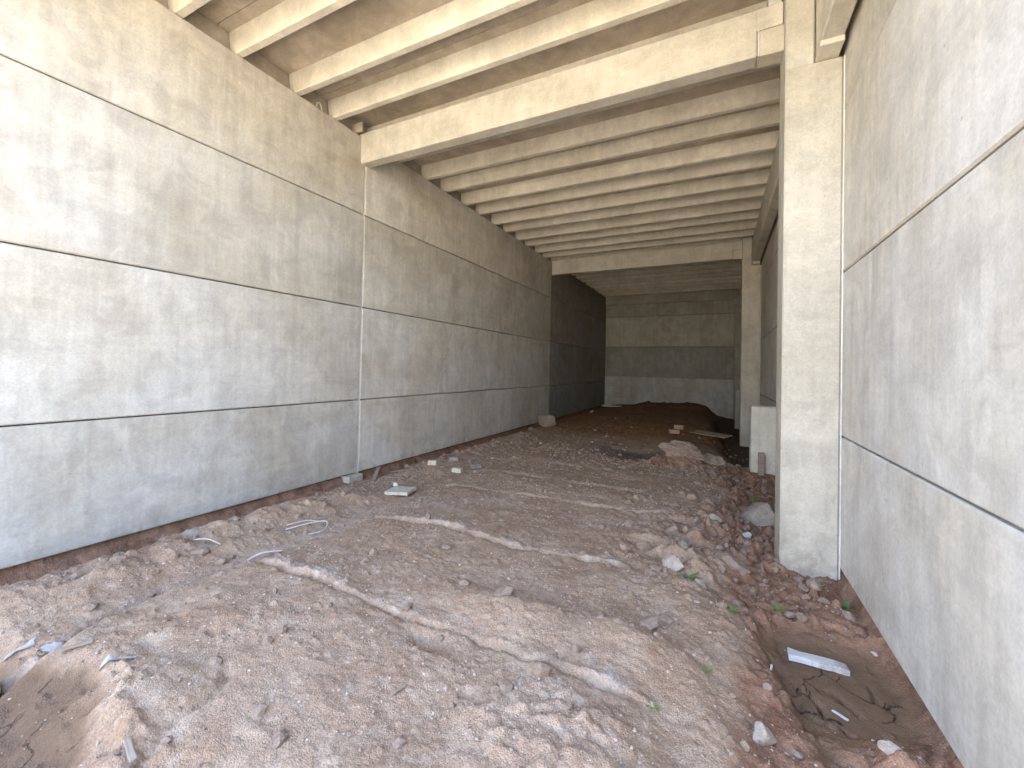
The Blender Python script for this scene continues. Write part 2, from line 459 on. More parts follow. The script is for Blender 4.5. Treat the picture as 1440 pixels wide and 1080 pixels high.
M_PANEL = concrete('panel_concrete', (.525, .505, .462), (.51, .468, .39))
M_RIB = concrete('cast_concrete', (.60, .568, .49), (.56, .522, .435), stain=.9, streak=.7, pits=.7, light=.5)
M_FLANGE = concrete('slab_concrete', (.47, .41, .335), (.43, .37, .29), stain=1.2, streak=.6, pits=.4, light=.6)
M_BACK = concrete('core_concrete', (.40, .36, .30), (.36, .31, .25))
M_SEAL = concrete('sealant', (.62, .60, .57), (.58, .56, .52), stain=.4, streak=.3, pits=0, light=.2)
M_SOIL = soil()
M_CLOD = rocky('soil_clod', (.24, .17, .122), (.33, .25, .19), 22, bump=.9)
M_ROCK = rocky('grey_stone', (.21, .175, .14), (.31, .26, .21), 18, bump=.8)
M_PALE = rocky('pale_concrete', (.40, .36, .29), (.52, .48, .40), 16, bump=.5)
M_DUSTY = rocky('dusty_stone', (.30, .245, .19), (.43, .37, .30), 20, bump=.8)
M_GRIT = rocky('grit', (.30, .235, .19), (.38, .315, .265), 30, island=True)
M_BRICK = rocky('brick', (.36, .20, .14), (.46, .29, .21), 18)
M_TANBRICK = rocky('tan_brick', (.46, .39, .30), (.55, .47, .37), 18)
M_WOOD = wood('weathered_wood', (.20, .155, .12), (.33, .27, .21))
M_PLY = wood('plywood', (.34, .26, .15), (.44, .34, .21))
M_PALEWOOD = wood('bleached_wood', (.44, .42, .40), (.58, .56, .53))
M_PLASTIC = rocky('dirty_plastic', (.47, .44, .40), (.60, .57, .53), 25, rough=.5, bump=.2)
M_OCHRE = rocky('ochre_stone', (.30, .22, .12), (.40, .31, .19), 20)
M_CABLE = rocky('dusty_cable', (.36, .33, .31), (.48, .45, .43), 30, rough=.7)
M_STEEL = rocky('dull_steel', (.30, .25, .21), (.38, .31, .26), 30, rough=.6)
M_RED = rocky('red_scrap', (.42, .08, .06), (.5, .12, .09), 30, rough=.5)
def leafmat():
    k = NT('leaf')
    n = k.noise(k.n('ShaderNodeNewGeometry').outputs['Position'], 40, 3)
    k.l(k.mix(n, (.05, .13, .02), (.12, .26, .05)), k.bsdf.inputs['Base Color'])
    k.bsdf.inputs['Roughness'].default_value = .5
    return k.m
M_LEAF = leafmat()

# ------------------------------------------------------------------ building dimensions (metres)
XL, XR = -5.5, 1.05                 # inner faces of the two long walls
Y0, YB = -0.95, 22.49                # open end, inner face of the end wall
SEAMS = [0.04, 1.279, 2.863, 4.454, 5.77]
JOINTS = [Y0, 5.29, 14.22, YB]
GAP = .007

def tint(o, *rgb):
    o.color = (*rgb, 1.0)
    return o

rt = random.Random(3)
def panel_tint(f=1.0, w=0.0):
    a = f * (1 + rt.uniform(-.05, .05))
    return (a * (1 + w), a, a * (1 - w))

# long wall, panels in four courses and three bays
lw = empty('concrete_wall', (XL, 5.3, 0), 'long windowless wall of stacked grey precast panels facing the two columns', 'wall')
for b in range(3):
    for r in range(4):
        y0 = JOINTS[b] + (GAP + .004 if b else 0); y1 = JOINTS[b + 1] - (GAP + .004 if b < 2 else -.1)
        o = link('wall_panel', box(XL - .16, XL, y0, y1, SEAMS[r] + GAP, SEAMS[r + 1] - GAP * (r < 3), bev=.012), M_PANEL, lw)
        tint(o, *panel_tint([.86, 1.0, .55][b] * [.98, 1.03, .97, 1.02][r], [0, 0, .01, .01][r]))  # nearest bay tinted darker to offset the strong light there
link('wall_core', box(XL - .26, XL - .135, Y0 + .01, YB + .3, -.3, 6.30), M_BACK, lw)
link('wall_footing', box(XL - .30, XL - .165, Y0, YB + .3, -.9, .03), M_BACK, lw)
for y in JOINTS[1:3]:
    s = link('joint_seal', box(XL - .139, XL - .006, y - .008, y + .008, .03, 5.76), M_SEAL, lw)

# right wall
rw = empty('concrete_wall', (XR, 5.3, 0), 'precast panel wall directly behind the two square columns', 'wall')
for b in range(3):
    for r in range(4):
        y0 = JOINTS[b] + (GAP + .004 if b else 1.5); y1 = JOINTS[b + 1] - (GAP + .004 if b < 2 else -.1)
        o = link('wall_panel', box(XR, XR + .16, y0, y1, (SEAMS[r] if r else .02) + GAP, (SEAMS[r + 1] if r < 3 else 6.3) - GAP * (r < 3), bev=.012), M_PANEL, rw)
        tint(o, *panel_tint([1.02, .97, .8][b], [0, 0, .015, .015][r]))
link('wall_core', box(XR + .14, XR + .26, Y0 + 1.51, YB + .3, -.3, 6.28), M_BACK, rw)
link('wall_footing', box(XR + .165, XR + .3, Y0 + 1.5, YB + .3, -.9, .015), M_BACK, rw)

# end wall
bw = empty('concrete_wall', (-2.2, YB, 0), 'end wall of dark stained panels closing the far end of the hall', 'wall')
bs = [-.6, 1.57, 3.12, 4.70, 5.40]
for r in range(4):
    xs = [(-5.62, 1.2)] if r < 3 else [(-5.62, -.32), (-.31, 1.2)]
    for xa, xb in xs:
        o = link('wall_panel', box(xa, xb, YB, YB + .16, bs[r] + GAP, bs[r + 1] - GAP, bev=.012), M_PANEL, bw)
        tint(o, *panel_tint([.78, .58, .74, .66][r], .0))
link('wall_core', box(-5.7, 1.3, YB + .14, YB + .26, -.8, 6.06), M_BACK, bw)

# roof of double-tee slabs
ZR, ZF = 5.78, 6.05
rf = empty('roof_deck', (-2.2, 5.3, ZR), 'ribbed concrete roof deck of double tee slabs spanning between the long walls', 'roof')
PITCH = 1.503
for kx in range(-3, 13):
    yj = 4.45 + PITCH * kx
    y1 = min(yj + PITCH - .008, YB + .2)
    sl = link('roof_slab', box(XL - .13, XR - .012, yj, y1, ZF, ZF + .12, bev=.006), M_FLANGE, rf)
    tint(sl, *panel_tint(.97, .01))
    for c in (.22, 1.05):
        yc = yj + c
        if yc > YB - .2: continue
        bm = bmesh.new()
        prof = [(yc - .085, ZF + .004), (yc - .050, ZR + .012), (yc - .040, ZR), (yc + .040, ZR), (yc + .050, ZR + .012), (yc + .085, ZF + .004)]
        add_prism(bm, prof, XL - .12, .995)
        o = link('rib', bm, M_RIB, sl)
        tint(o, *panel_tint(1.0 + rt.uniform(-.05, .05), .01))

# cross beams
def cross_beam(y, depth, label, zb=5.30, nib=True):
    t = empty('roof_beam', (-2.2, y, zb), label, 'beam', 'cross beams under the ribs')
    bm = bmesh.new()
    add_box(bm, XL - .05, .322, y, y + depth, zb, 5.815, bev=.014)
    o = link('beam_web', bm, M_RIB, t); tint(o, .89, .89, .89)
    o = link('beam_nib', box(.3, .555, y + .003, y + depth - .004, 5.575, 5.812, bev=.004), M_RIB, t); tint(o, .89, .89, .89)
    return t
cross_beam(5.184, .20, 'cross beam nearest the viewer, pale and deep, running into the front column')
cross_beam(14.28, .17, 'cross beam at the second column, over the middle of the hall')
t = empty('roof_beam', (-2.2, 22.3, 5.34), 'cross beam lying against the top of the far end wall', 'beam', 'cross beams under the ribs')
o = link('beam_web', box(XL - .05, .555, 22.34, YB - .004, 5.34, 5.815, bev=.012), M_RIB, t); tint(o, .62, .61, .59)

# columns
def column(y, label, zt=4.97):
    t = empty('concrete_column', (.8, y, 0), label, 'column', 'columns along the right hand wall')
    bm = box(.56, 1.038, y, y + .45, -.6, zt, bev=.016)
    o = link('shaft', bm, M_RIB, t); tint(o, .79, .775, .75)
    o = link('shaft_head', box(.5605, .805, y + .002, y + .448, zt - .02, 6.045, bev=.014), M_RIB, t); tint(o, .80, .80, .79)
    br = link('bracket', box(.338, .575, y + .16, y + .385, 5.285, 5.562, bev=.012), M_RIB, t); tint(br, .9, .89, .87)
    link('mortar_joint', box(.325, .337, y + .168, y + .375, 5.29, 5.566), M_SEAL, br)
    link('joint_seal', box(1.0385, 1.0495, y + .006, y + .07, -.3, zt), M_SEAL, t)
    return t
column(5.01, 'tall square concrete column in front, tops out at the notched beam')
column(14.10, 'farther square column seen behind the front one, in shadow at its foot', 5.03)
t = empty('concrete_column', (.8, 22.0, 0), 'rearmost column in the dark corner by the end wall', 'column', 'columns along the right hand wall')
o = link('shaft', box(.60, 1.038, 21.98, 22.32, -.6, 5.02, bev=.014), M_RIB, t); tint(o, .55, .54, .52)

# edge beams carried by the columns
def edge_beam(y0, y1, za, zb, label):
    t = empty('edge_beam', (.9, y0, zb), label, 'beam', 'edge beams above the columns')
    link('beam_web', box(.815, 1.0, y0, y1, zb, 5.775, bev=.012), M_RIB, t)
    for a, b in ((y1 - .41, y1), (y0, y0 + .41)):
        if a > 0: link('bearing_end', box(.813, 1.002, a - .002 if a == y0 else a, b + .002, za, zb + .01, bev=.008), M_RIB, t)
    return t
edge_beam(Y0 + .95, 5.20, 4.972, 5.02, 'edge beam overhead at the front, its stepped end on the front column')
edge_beam(5.222, 14.30, 5.032, 5.09, 'edge beam running from the front column to the second column')
edge_beam(14.32, 22.2, 5.032, 5.09, 'edge beam in the dark beyond the second column')

# low plinths between the columns
def plinth(y, label, f):
    bm = box(.55, 1.02, y, y + .45, -.5, 1.24, bev=.02)
    o = link('concrete_plinth', bm, M_RIB, None, (.78, y, 0))
    tint(o, f, f, f * .97)
    return tag(o, label, 'plinth', 'stub plinths between the columns')
plinth(9.3, 'waist-high concrete stub post standing behind the front column', .93)
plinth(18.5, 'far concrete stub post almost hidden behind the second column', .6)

# ------------------------------------------------------------------ ground
xs = axis([(-400, -40, 60), (-40, -10, 6), (-10, -5.9, .45), (-5.9, -5.55, .05), (-5.55, 1.15, .0135), (1.15, 1.6, .06), (1.6, 10, .8), (10, 40, 6), (40, 400, 60)])
ys = axis([(-400, -60, 60), (-60, -26, 8), (-26, -3, .7), (-3, .3, .12), (.3, .7, .03), (.7, 3.6, .0125), (3.6, 6.2, .018), (6.2, 10, .03), (10, 16, .055), (16, 23, .09), (23, 40, 2), (40, 400, 60)])
GX, GY = np.meshgrid(xs, ys)
fx, fy = GX.ravel(), GY.ravel()
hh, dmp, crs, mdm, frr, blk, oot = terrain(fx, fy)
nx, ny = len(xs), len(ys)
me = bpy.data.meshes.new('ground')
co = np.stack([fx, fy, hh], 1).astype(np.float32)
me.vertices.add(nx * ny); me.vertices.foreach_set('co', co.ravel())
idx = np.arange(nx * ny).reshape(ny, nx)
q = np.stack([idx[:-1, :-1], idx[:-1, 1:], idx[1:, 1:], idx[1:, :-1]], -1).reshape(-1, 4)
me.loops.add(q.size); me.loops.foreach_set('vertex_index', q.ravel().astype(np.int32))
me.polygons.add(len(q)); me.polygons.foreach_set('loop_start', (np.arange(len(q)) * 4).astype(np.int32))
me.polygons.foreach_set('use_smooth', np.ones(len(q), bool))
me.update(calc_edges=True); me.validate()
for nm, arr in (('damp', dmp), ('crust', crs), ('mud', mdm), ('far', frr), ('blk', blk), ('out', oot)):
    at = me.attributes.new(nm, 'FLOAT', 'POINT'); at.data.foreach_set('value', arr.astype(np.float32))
me.materials.append(M_SOIL)
g = bpy.data.objects.new('ground', me); COL.objects.link(g); g['kind'] = 'structure'

# ------------------------------------------------------------------ loose material on the ground
ICO = {}
def ico(sub):
    if sub not in ICO:
        b = bmesh.new(); bmesh.ops.create_icosphere(b, subdivisions=sub, radius=1.0)
        ICO[sub] = ([v.co.copy() for v in b.verts], [[v.index for v in f.verts] for f in b.faces]); b.free()
    return ICO[sub]

def scatter(name, pts, mat, label, cat, flat=.65, kind='stuff'):
    V, F = ico(1)
    V = np.array([tuple(v) for v in V]); F = np.array(F)
    rs = np.random.RandomState(5)
    vs, fs, off = [], [], 0
    for x, y, z, r in pts:
        a = rs.rand() * 6.28; ca, sa = math.cos(a), math.sin(a)
        s = np.array([r * (.7 + .7 * rs.rand()), r * (.6 + .5 * rs.rand()), r * flat * (.6 + .6 * rs.rand())])
        P = V * (1 + .32 * (rs.rand(len(V), 1) - .5)) * s
        P = np.stack([P[:, 0] * ca - P[:, 1] * sa, P[:, 0] * sa + P[:, 1] * ca, P[:, 2]], 1) + np.array([x, y, z + s[2] * .3])
        vs.append(P); fs.append(F + off); off += len(V)
    me = bpy.data.meshes.new(name)
    me.from_pydata(np.concatenate(vs).tolist(), [], np.concatenate(fs).tolist())
    me.materials.append(mat)
    o = bpy.data.objects.new(name, me); COL.objects.link(o)
    return tag(o, label, cat, None, kind)

rs = np.random.RandomState(11)
N = 26000
d = .8 + 8.0 * rs.rand(N) ** 1.9
px = -5.2 + 6.15 * rs.rand(N); py = d
hz, dm_, cr_, md_, fr_, bk_, ot_ = terrain(px, py)
dens = .35 + .5 * cr_ + .25 * dm_ - .8 * md_ + .5 * fbm(px, py, 1.2, 3, 301)
keep = rs.rand(N) < np.clip(dens, .02, 1)
px, py, hz = px[keep], py[keep], hz[keep]
rr = .0032 + .0075 * rs.rand(len(px)) ** 3.5 + .0006 * py
scatter('gravel', np.stack([px, py, hz, rr], 1), M_GRIT, 'pale grit and small gravel scattered over the packed soil bed', 'gravel')
# crumbly soil clods, denser in the churned parts
N = 9000
px = -5.3 + 6.25 * rs.rand(N); py = .8 + 12.5 * rs.rand(N) ** 1.5
hz, dm_, cr_, md_, fr_, bk_, ot_ = terrain(px, py)
dens = .05 + .55 * gauss(px, py, -.1, 5.1, .8, 1.3) + .6 * gauss(px, py, -1.3, 8.9, 1.9, .9) + .5 * gauss(px, py, .3, 7.4, .6, 1.7) + .22 * gauss(px, py, -4.6, 2.2, .5, 1.8) + .4 * gauss(px, py, -4.6, 8, .7, 3) + .14 * (px > .05) - .4 * md_
keep = rs.rand(N) < np.clip(dens, 0, 1)
px, py, hz = px[keep], py[keep], hz[keep]
rr = .009 + .045 * rs.rand(len(px)) ** 3
scatter('soil_crumbs', np.stack([px, py, hz, rr], 1), M_CLOD, 'crumbly brown soil clods strewn over churned ground', 'soil', .8)

def rock(name, x, y, sx, sy, sz, mat, label, cat='stone', group=None, rz=0., seed=0, ang=.35, sub=4, sink=.3, facet=True):
    V, F = ico(sub)
    rr = random.Random(seed)
    planes = [(Vector((rr.uniform(-1, 1), rr.uniform(-1, 1), rr.uniform(-.5, 1))).normalized(), rr.uniform(.42, .78)) for _ in range(12)]
    bm = bmesh.new(); vs = []
    z = H(x, y)
    cr, sr = math.cos(rz), math.sin(rz)
    for v in V:
        p = v.copy()
        if facet:
            for n, dd in planes:
                t = p.dot(n) - dd
                if t > 0: p -= n * t * .97
        p *= 1.25 + ang * .30 * mnoise.fractal(v * 1.8 + Vector((seed * 3.1, 0, 0)), 1.0, 2.0, 4) + ang * .12 * mnoise.noise(v * 9 + Vector((seed, 1, 0)))
        p = Vector((p.x * sx, p.y * sy, p.z * sz))
        vs.append(bm.verts.new((x + p.x * cr - p.y * sr, y + p.x * sr + p.y * cr, z + sz * (1 - 2 * sink) + p.z)))
    for f in F: bm.faces.new([vs[i] for i in f])
    o = link(name, bm, mat, None, (x, y, z), smooth=True)
    return tag(o, label, cat, group)

def slab(name, x, y, lx, ly, lz, mat, label, cat, group=None, rz=0., rx=0., ry=0., lift=0., bev=.006, rough=.004, seed=0, z=None):
    """roughly cut block lying on the soil"""
    bm = bmesh.new()
    add_box(bm, -lx / 2, lx / 2, -ly / 2, ly / 2, 0, lz, bev=bev, seg=2)
    bmesh.ops.subdivide_edges(bm, edges=[e for e in bm.edges if e.calc_length() > max(lx, ly) * .3], cuts=4, use_grid_fill=True)
    for v in bm.verts:
        v.co += Vector(mnoise.noise_vector(v.co * 14 + Vector((seed * 5., 0, 0)))) * rough
    z = H(x, y) if z is None else z
    rot = Matrix.Rotation(rz, 4, 'Z') @ Matrix.Rotation(ry, 4, 'Y') @ Matrix.Rotation(rx, 4, 'X')
    me = bpy.data.meshes.new(name); o = bpy.data.objects.new(name, me); COL.objects.link(o)
    bmesh.ops.recalc_face_normals(bm, faces=bm.faces)
    bm.to_mesh(me); bm.free(); me.materials.append(mat)
    o.matrix_world = Matrix.Translation((x, y, z + lift)) @ rot
    return tag(o, label, cat, group)

# right side basin
slab('wood_offcut', .63, 3.60, .345, .10, .042, M_PALEWOOD, 'pale grey timber offcut lying in the dried mud hollow', 'offcut', rz=R(3), ry=R(3), rx=R(-6), lift=.0, rough=.014, bev=.004)
slab('wood_splinter', .66, 3.13, .085, .018, .008, M_PALEWOOD, 'short white splinter in front of the timber offcut', 'splinter', rz=R(-35))
slab('wood_splinter', .32, 3.22, .10, .012, .008, M_PALEWOOD, 'thin pale splinter at the left rim of the mud hollow', 'splinter', rz=R(80))
slab('paper_scrap', 1.0, 3.83, .03, .045, .006, M_PLASTIC, 'small white scrap between the mud hollow and the wall', 'scrap', rz=R(20), lift=.006)
rock('stone', .23, 2.60, .055, .045, .042, M_DUSTY, 'pale rounded stone on the low soil edge at the bottom of the picture', 'stone', seed=3)
rock('stone', .78, 2.70,   .05, .03, .03, M_DUSTY, 'whitish stone at the bottom near the wall foot', 'stone', seed=4)
rock('stone', .13, 4.60, .17, .12, .075, M_CLOD, 'tan wedge shaped stone lying before the front column', 'stone', 'stones in the churned soil', rz=R(-30), seed=5, sink=.25)
rock('boulder', .50, 6.50, .25, .24, .22, M_ROCK, 'large grey boulder tucked beside the front column', 'boulder', seed=6, sink=.36, rz=.4)
for i, (x, y, s, lab) in enumerate([
    (-.66, 4.42, .085, 'tan lumpy stone at the near lip of the deepest rut'),
    (-.30, 4.62, .07, 'greenish grey stone lying inside the ruts'),
    (-.36, 4.18, .10, 'long broken kerb fragment at the front of the ruts'),
    (-.46, 5.02, .075, 'pale stone on the far side of the ruts'),
    (-.20, 5.20, .06, 'small light stone standing among dark clods'),
    (-.05, 5.75, .085, 'rough stone behind the ruts, nearest the boulder'),
    (-.32, 6.45, .075, 'tan stone on the far crest of the churned strip'),
    (.30, 5.66, .05, 'whitish pebble between the ruts and the boulder'),
    (-.13, 4.0, .06, 'flat stone below the ruts beside a green weed'),
    (-.83, 4.30, .06, 'small grey stone at the left end of the ruts')]):
    rock('stone', x, y, s, s * .8, s * .72, [M_CLOD, M_ROCK, M_DUSTY][i % 3] if i != 7 else M_PALE, lab, 'stone', 'stones in the churned soil', rz=i * 1.3, seed=20 + i, sink=.22)
for i, (x, y, s, lab) in enumerate([
    (-1.46, 2.92, .075, 'grey flat lump half buried in the middle of the packed bed'),
    (-.72, 2.98, .04, 'small dark stone right of the buried lump'),
    (-.42, 3.08, .085, 'brown lump at the right edge of the packed bed'),
    (-1.05, 2.12, .05, 'little clod left of the rough front mound')]):
    rock('soil_lump', x, y, s, s * .85, s * .5, M_CLOD, lab, 'clod', None, rz=i, seed=40 + i, sink=.35)

# along the long wall
slab('footing_block', -5.50, 5.16, .20, .30, .245, M_PALE, 'short grey concrete block propping the wall at the first joint', 'block', rz=R(2), z=-.215)
slab('paving_slab', -4.13, 4.80, .36, .30, .045, M_PALE, 'flat cream paving slab lying by the wall joint', 'slab', rz=R(14), ry=R(-3), lift=.02)
rock('plaster_lump', -4.42, 5.02, .045, .04, .05, M_PLASTIC, 'small white plaster lump behind the paving slab', 'lump', seed=61)
slab('timber_plank', -5.06, 5.26, .62, .06, .02, M_WOOD, 'weathered plank slanting down from the wall foot beside the block', 'plank', rz=R(125), ry=R(-9), lift=.05)
for i, (x, y, l, a, lab) in enumerate([(-5.02, 6.05, .8, 78, 'long reddish stick lying along the wall foot'), (-4.86, 5.72, .45, 60, 'thin stick lying beside the longer one near the wall'), (-5.08, 6.7, .5, 95, 'farther stick half under the wall panel'), (-4.72, 5.35, .3, 20, 'short stick behind the white plaster lump')]):
    slab('stick', x, y, l, .03, .016, M_WOOD, lab, 'stick', 'sticks by the wall', rz=R(a), lift=.02, rough=.006, seed=i)
for i, (x, y, m, a, lab) in enumerate([(-4.72, 6.36, M_TANBRICK, 12, 'tan brick end, leftmost of the four by the wall'), (-4.16, 6.32, M_TANBRICK, 8, 'pale brick end closest to the open floor'), (-4.58, 6.82, M_ROCK, 25, 'grey broken brick behind the tan ones'), (-4.05, 6.76, M_ROCK, 60, 'dark half brick, rightmost of the four by the wall')]):
    slab('brick', x, y, .17, .11, .085, m, lab, 'brick', 'broken bricks by the wall', rz=R(a), rx=R(4 * i - 6), lift=-.015, bev=.008, rough=.014, seed=i + 3)
rock('boulder', -4.93, 12.5, .30, .26, .23, M_CLOD, 'tan earth boulder at the foot of the second wall joint', 'boulder', seed=71, sink=.2)
rock('stone', -5.18, 12.0, .12, .10, .08, M_ROCK, 'grey stone left of the tan boulder', 'stone', seed=72)
rock('stone', -5.28, 11.4, .10, .08, .06, M_PALE, 'pale stone against the wall before the boulder', 'stone', seed=73)
rock('earth_heap', -.62, 9.05, .36, .22, .17, M_CLOD, 'crumbling tan earth heap in the middle distance', 'heap', seed=75, sink=.3, ang=.9, sub=5)
rock('earth_heap', -.22, 9.45, .26, .18, .15, M_CLOD, 'smaller earth lump right behind the tan heap', 'heap', seed=76, sink=.3, ang=.9)

# far end
slab('plywood_board', -.22, 13.75, 1.12, .42, .025, M_PLY, 'yellowish board lying by the dark trough at the back', 'board', rz=R(-32), rx=R(5), lift=.06)
slab('brick', -1.17, 13.15, .26, .16, .12, M_BRICK, 'pink brick nearer of two in front of the board', 'brick', 'bricks at the back', rz=R(20), seed=8)
slab('brick', -1.10, 14.15, .28, .16, .12, M_BRICK, 'pink brick farther of two, left of the board', 'brick', 'bricks at the back', rz=R(-15), seed=9)
slab('foam_strip', -4.9, 17.8, .75, .10, .05, M_PLASTIC, 'white strip of litter by the dark wall at the back', 'litter', rz=R(100), lift=.02)
slab('foam_strip', -4.7, 20.6, .95, .22, .05, M_PLASTIC, 'flat pale sheet lying before the end wall', 'litter', rz=R(8), lift=.03)
for i, (x, y, lab) in enumerate([(-3.35, 12.6, 'white crumb left of the dark patch on the ochre soil'), (-2.45, 13.6, 'pale crumb in the middle of the ochre soil'), (-3.9, 9.6, 'white crumb near the brown churned strip'), (-3.4, 15.6, 'faint white crumb far back on the ochre soil'), (-4.1, 7.5, 'white crumb right of the broken bricks'), (-2.9, 10.6, 'tiny white crumb at the left tip of the dark patch')]):
    rock('plaster_crumb', x, y, .04, .03, .02, M_PALE, lab, 'crumb', 'white crumbs on the far soil', seed=90 + i, sub=2, sink=.1)

# stake before the plinth
slab('wooden_stake', .72, 9.2, .10, .05, .48, M_WOOD, 'short wooden stake standing against the stub post', 'stake', rz=R(4), z=-.1)

# litter at the lower left
def sheet(name, x, y, w, l, mat, label, cat, rz, seed, curl=.03, group=None):
    bm = bmesh.new(); n, m = 8, 5
    z0 = H(x, y); c, s = math.cos(rz), math.sin(rz); g_ = {}
    for i in range(n):
        for j in range(m):
            u, v = (i / (n - 1) - .5), (j / (m - 1) - .5)
            jag = .25 * mnoise.noise(Vector((i * .7, j * .9, seed)))
            a, b = u * l * (1 + jag), v * w * (1 + jag)
            X, Y = x + a * c - b * s, y + a * s + b * c
            g_[i, j] = bm.verts.new((X, Y, H(X, Y) + .010 + curl * (.5 + mnoise.noise(Vector((u * 2.5, v * 2.5, seed * 3.3)))) ** 2))
    for i in range(n - 1):
        for j in range(m - 1):
            bm.faces.new((g_[i, j], g_[i + 1, j], g_[i + 1, j + 1], g_[i, j + 1]))
    r = bmesh.ops.solidify(bm, geom=bm.faces[:], thickness=.003)
    o = link(name, bm, mat, None, (x, y, z0), smooth=True)
    return tag(o, label, cat, group)
sheet('plastic_scrap', -3.80, 1.13, .06, .11, M_PLASTIC, 'crumpled white plastic scrap in the groove at lower left', 'scrap', R(50), 1)
sheet('plastic_scrap', -3.95, 1.03, .04, .13, M_PLASTIC, 'thin torn white strip left of the crumpled scrap', 'scrap', R(70), 2)
sheet('plastic_scrap', -3.17, 1.225, .03, .17, M_PLASTIC, 'bluish white curled strip on the broken edge of the bed', 'scrap', R(42), 3, .02)
slab('wood_chip', -3.55, 1.17, .15, .028, .014, M_WOOD, 'brown wood chip between the white scraps', 'chip', rz=R(62), lift=.012)
slab('wood_chip', -2.44, 1.0, .13, .03, .012, M_WOOD, 'splintered brown wood chip at the bottom left edge', 'chip', rz=R(-10), lift=.02, ry=R(15))
slab('twig', -1.585, 1.86, .10, .012, .01, M_WOOD, 'dark twig lying alone on the packed bed', 'twig', rz=R(80), lift=.004)
rock('stone', -3.80, .875, .07, .06, .06, M_OCHRE, 'yellowish stone in the hollow cut by the left picture edge', 'stone', seed=81)
slab('red_scrap', -3.90, 1.82, .06, .03, .012, M_RED, 'small red plastic bit in the long groove', 'scrap', rz=R(30), lift=.01)
for i, (x, y, s, lab) in enumerate([(-4.75, 2.4, .08, 'rounded grey lump on the spoil bank under the wall'), (-4.28, 2.25, .07, 'clod lowest on the slope of the spoil bank'), (-4.88, 2.9, .075, 'rounded tan lump nearest the wall on the spoil bank'), (-4.05, 2.3, .05, 'pale stone beside the cable loops')]):
    rock('soil_lump', x, y, s, s * .85, s * .65, [M_ROCK, M_CLOD][i % 2], lab, 'clod', 'lumps on the spoil bank', rz=i, seed=110 + i, sink=.3)
def cable(pts, rad, label, seed, group='cable ends on the spoil bank'):
    P = [Vector((x, y, H(x, y) + dz)) for x, y, dz in pts]
    out = []
    for i in range(len(P) - 1):
        a, b, c, d_ = P[max(i - 1, 0)], P[i], P[i + 1], P[min(i + 2, len(P) - 1)]
        for k in range(6):
            t = k / 6
            out.append(.5 * ((2 * b) + (-a + c) * t + (2 * a - 5 * b + 4 * c - d_) * t * t + (-a + 3 * b - 3 * c + d_) * t ** 3))
    out.append(P[-1])
    bm = bmesh.new(); add_tube(bm, out, rad, 7)
    o = link('cable', bm, M_CABLE, None, tuple(P[0]), smooth=True)
    return tag(o, label, 'cable', group)
cable([(-4.22, 3.05, .02), (-4.10, 3.25, .07), (-3.98, 3.38, .08), (-3.90, 3.28, .03), (-3.95, 3.12, .02)], .007, 'grey cable loop lying farthest along the spoil bank', 1)
cable([(-4.30, 3.12, .02), (-4.2, 3.28, .05), (-4.08, 3.42, .03)], .006, 'short curved cable end behind the cable loop', 2)
cable([(-4.52, 2.30, .03), (-4.40, 2.36, .05), (-4.26, 2.40, .03)], .006, 'thin pale cable end on top of the spoil bank', 3)
cable([(-3.92, 2.36, .02), (-3.82, 2.50, .035), (-3.74, 2.68, .02)], .008, 'straight pale cable piece beside the long groove', 4)

# weeds
def weed(x, y, s, n, label, seed):
    rr = random.Random(seed); bm = bmesh.new(); z = H(x, y)
    for i in range(n):
        a = i * 2.4 + rr.uniform(-.4, .4); L = s * rr.uniform(.6, 1.1); w = L * rr.uniform(.28, .4); up = rr.uniform(.35, .9)
        dx, dy = math.cos(a), math.sin(a); bx, by = -dy, dx
        st = Vector((x + dx * s * .1, y + dy * s * .1, z + s * .25 * rr.random()))
        ring = []
        for t, ww in ((0, .1), (.35, .9), (.65, .8), (1, .05)):
            cpt = st + Vector((dx * L * t, dy * L * t, L * up * t * (1 - .45 * t)))
            ring.append((bm.verts.new(cpt + Vector((bx, by, .25)) * w * ww * .5), bm.verts.new(cpt), bm.verts.new(cpt + Vector((-bx, -by, .25)) * w * ww * .5)))
        for p, q_ in zip(ring, ring[1:]):
            bm.faces.new((p[0], p[1], q_[1], q_[0])); bm.faces.new((p[1], p[2], q_[2], q_[1]))
    add_tube(bm, [(x, y, z - .02), (x, y, z + s * .3)], s * .05, 5)
    return tag(link('weed', bm, M_LEAF, None, (x, y, z)), label, 'weed', 'small green weeds')
for i, a in enumerate([(-.22, 4.12, .10, 9, 'largest green weed, just below the ruts'), (.44, 4.05, .06, 8, 'bright green seedling above the mud hollow'), (.11, 3.68, .055, 7, 'green seedling at the left rim of the mud hollow'), (.99, 4.50, .08, 8, 'green weed tucked under the foot of the right wall'), (-.05, 2.86, .045, 6, 'tiny green sprout on the slope of the packed bed'), (-.30, 2.42, .04, 6, 'tiny sprout right of the rough front mound'), (.50, 7.35, .10, 9, 'dark green weed behind the boulder at the column')]):
    weed(*a, seed=i + 1)

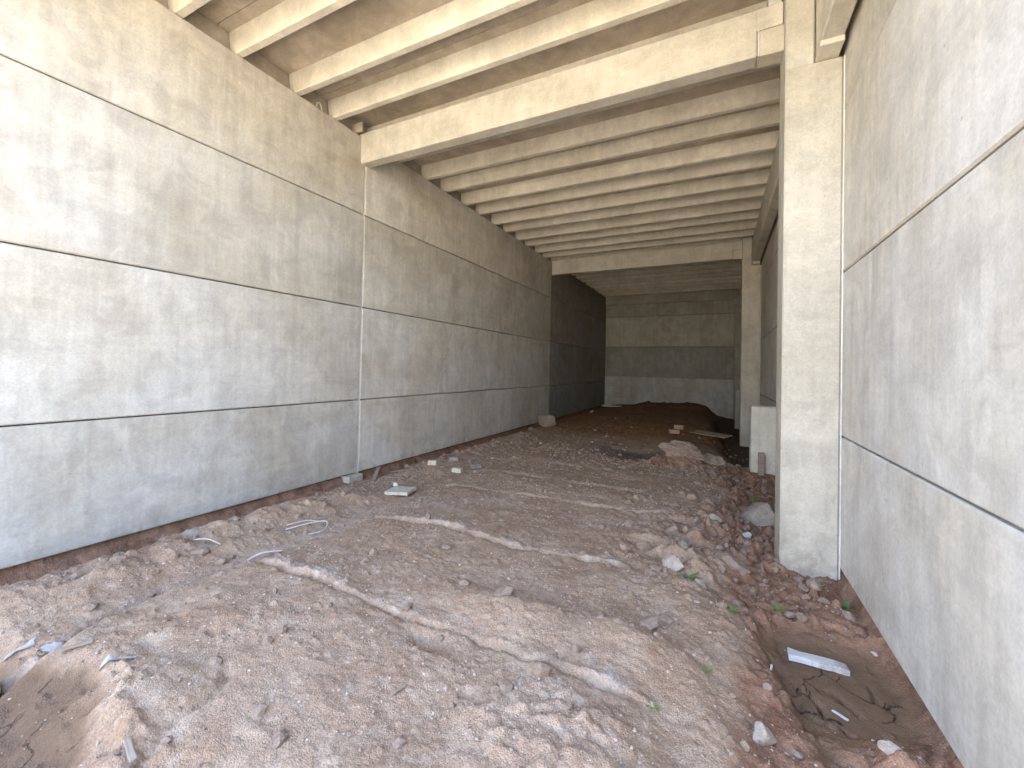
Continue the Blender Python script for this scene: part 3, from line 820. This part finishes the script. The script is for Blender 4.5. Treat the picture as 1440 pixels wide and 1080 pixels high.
# bits at roof level
bm = bmesh.new()
pts = [(XL - .03, 4.36 + .05 * math.cos(t), 5.76 + .11 * math.sin(t)) for t in [math.pi * i / 10 for i in range(11)]]
add_tube(bm, pts, .009, 6)
tag(link('lifting_loop', bm, M_SEAL, None, (XL - .03, 4.36, 5.76), smooth=True), 'small wire lifting loop sticking out on top of the long wall', 'lifting loop')
tag(link('bearing_pad', box(XL - .10, XL + .12, 5.07, 5.105, 5.775, 5.93, bev=.004), M_FLANGE, None, (XL, 5.0, 5.775)), 'grey bearing pad on the wall top beside the near cross beam', 'bearing pad', 'bearing pads')
tag(link('bearing_pad', box(.42, .545, 5.20, 5.36, 5.818, 5.95, bev=.01), M_SEAL, None, (.48, 5.25, 5.818)), 'light grey pad on the near cross beam right at the column', 'bearing pad', 'bearing pads')

# ------------------------------------------------------------------ light, sky, camera
SUN_EL, SUN_AZ = 62.0, -72.0     # azimuth from +Y towards +X
w = bpy.data.worlds.new('World'); scene.world = w; w.use_nodes = True
nt = w.node_tree; bg = nt.nodes['Background']
sk = nt.nodes.new('ShaderNodeTexSky'); sk.sky_type = 'NISHITA'; sk.sun_disc = False
sk.dust_density = 1.0; sk.sun_elevation = R(SUN_EL); sk.sun_rotation = R(SUN_AZ)
nt.links.new(sk.outputs[0], bg.inputs['Color']); bg.inputs['Strength'].default_value = .15
sd = bpy.data.lights.new('sun', 'SUN'); sd.energy = 2.95; sd.angle = R(.5); sd.color = (1, .95, .88)
so = bpy.data.objects.new('sun', sd); COL.objects.link(so)
az, el = R(SUN_AZ), R(SUN_EL)
dirv = Vector((math.sin(az) * math.cos(el), math.cos(az) * math.cos(el), math.sin(el)))
so.rotation_euler = dirv.to_track_quat('Z', 'Y').to_euler()
so.location = (10, 5, 20)

cam = bpy.data.cameras.new('camera'); co_ = bpy.data.objects.new('camera', cam); COL.objects.link(co_)
yaw, pit, rol = .4636, .0133, .0207
Fw = Vector((-math.sin(yaw) * math.cos(pit), math.cos(yaw) * math.cos(pit), math.sin(pit)))
R0 = Vector((math.cos(yaw), math.sin(yaw), 0)); U0 = R0.cross(Fw)
Rv = R0 * math.cos(rol) + U0 * math.sin(rol); Uv = -R0 * math.sin(rol) + U0 * math.cos(rol)
co_.matrix_world = Matrix(((Rv.x, Uv.x, -Fw.x, 0), (Rv.y, Uv.y, -Fw.y, 0), (Rv.z, Uv.z, -Fw.z, 1.87), (0, 0, 0, 1)))
cam.sensor_fit = 'HORIZONTAL'; cam.sensor_width = 36.0; cam.lens = 590.623 / 1440 * 36.0
cam.shift_x = 3.156 / 1440; cam.shift_y = -29.965 / 1440
cam.clip_start = .05; cam.clip_end = 2000
scene.camera = co_

scene.view_settings.view_transform = 'Standard'; scene.view_settings.look = 'None'
scene.view_settings.exposure = 4.1; scene.view_settings.gamma = 1.0; scene.view_settings.use_curve_mapping = False
scene.render.engine = 'CYCLES'
cy = scene.cycles
cy.max_bounces = 12; cy.diffuse_bounces = 9; cy.glossy_bounces = 3; cy.use_denoising = True
cy.sample_clamp_indirect = 6
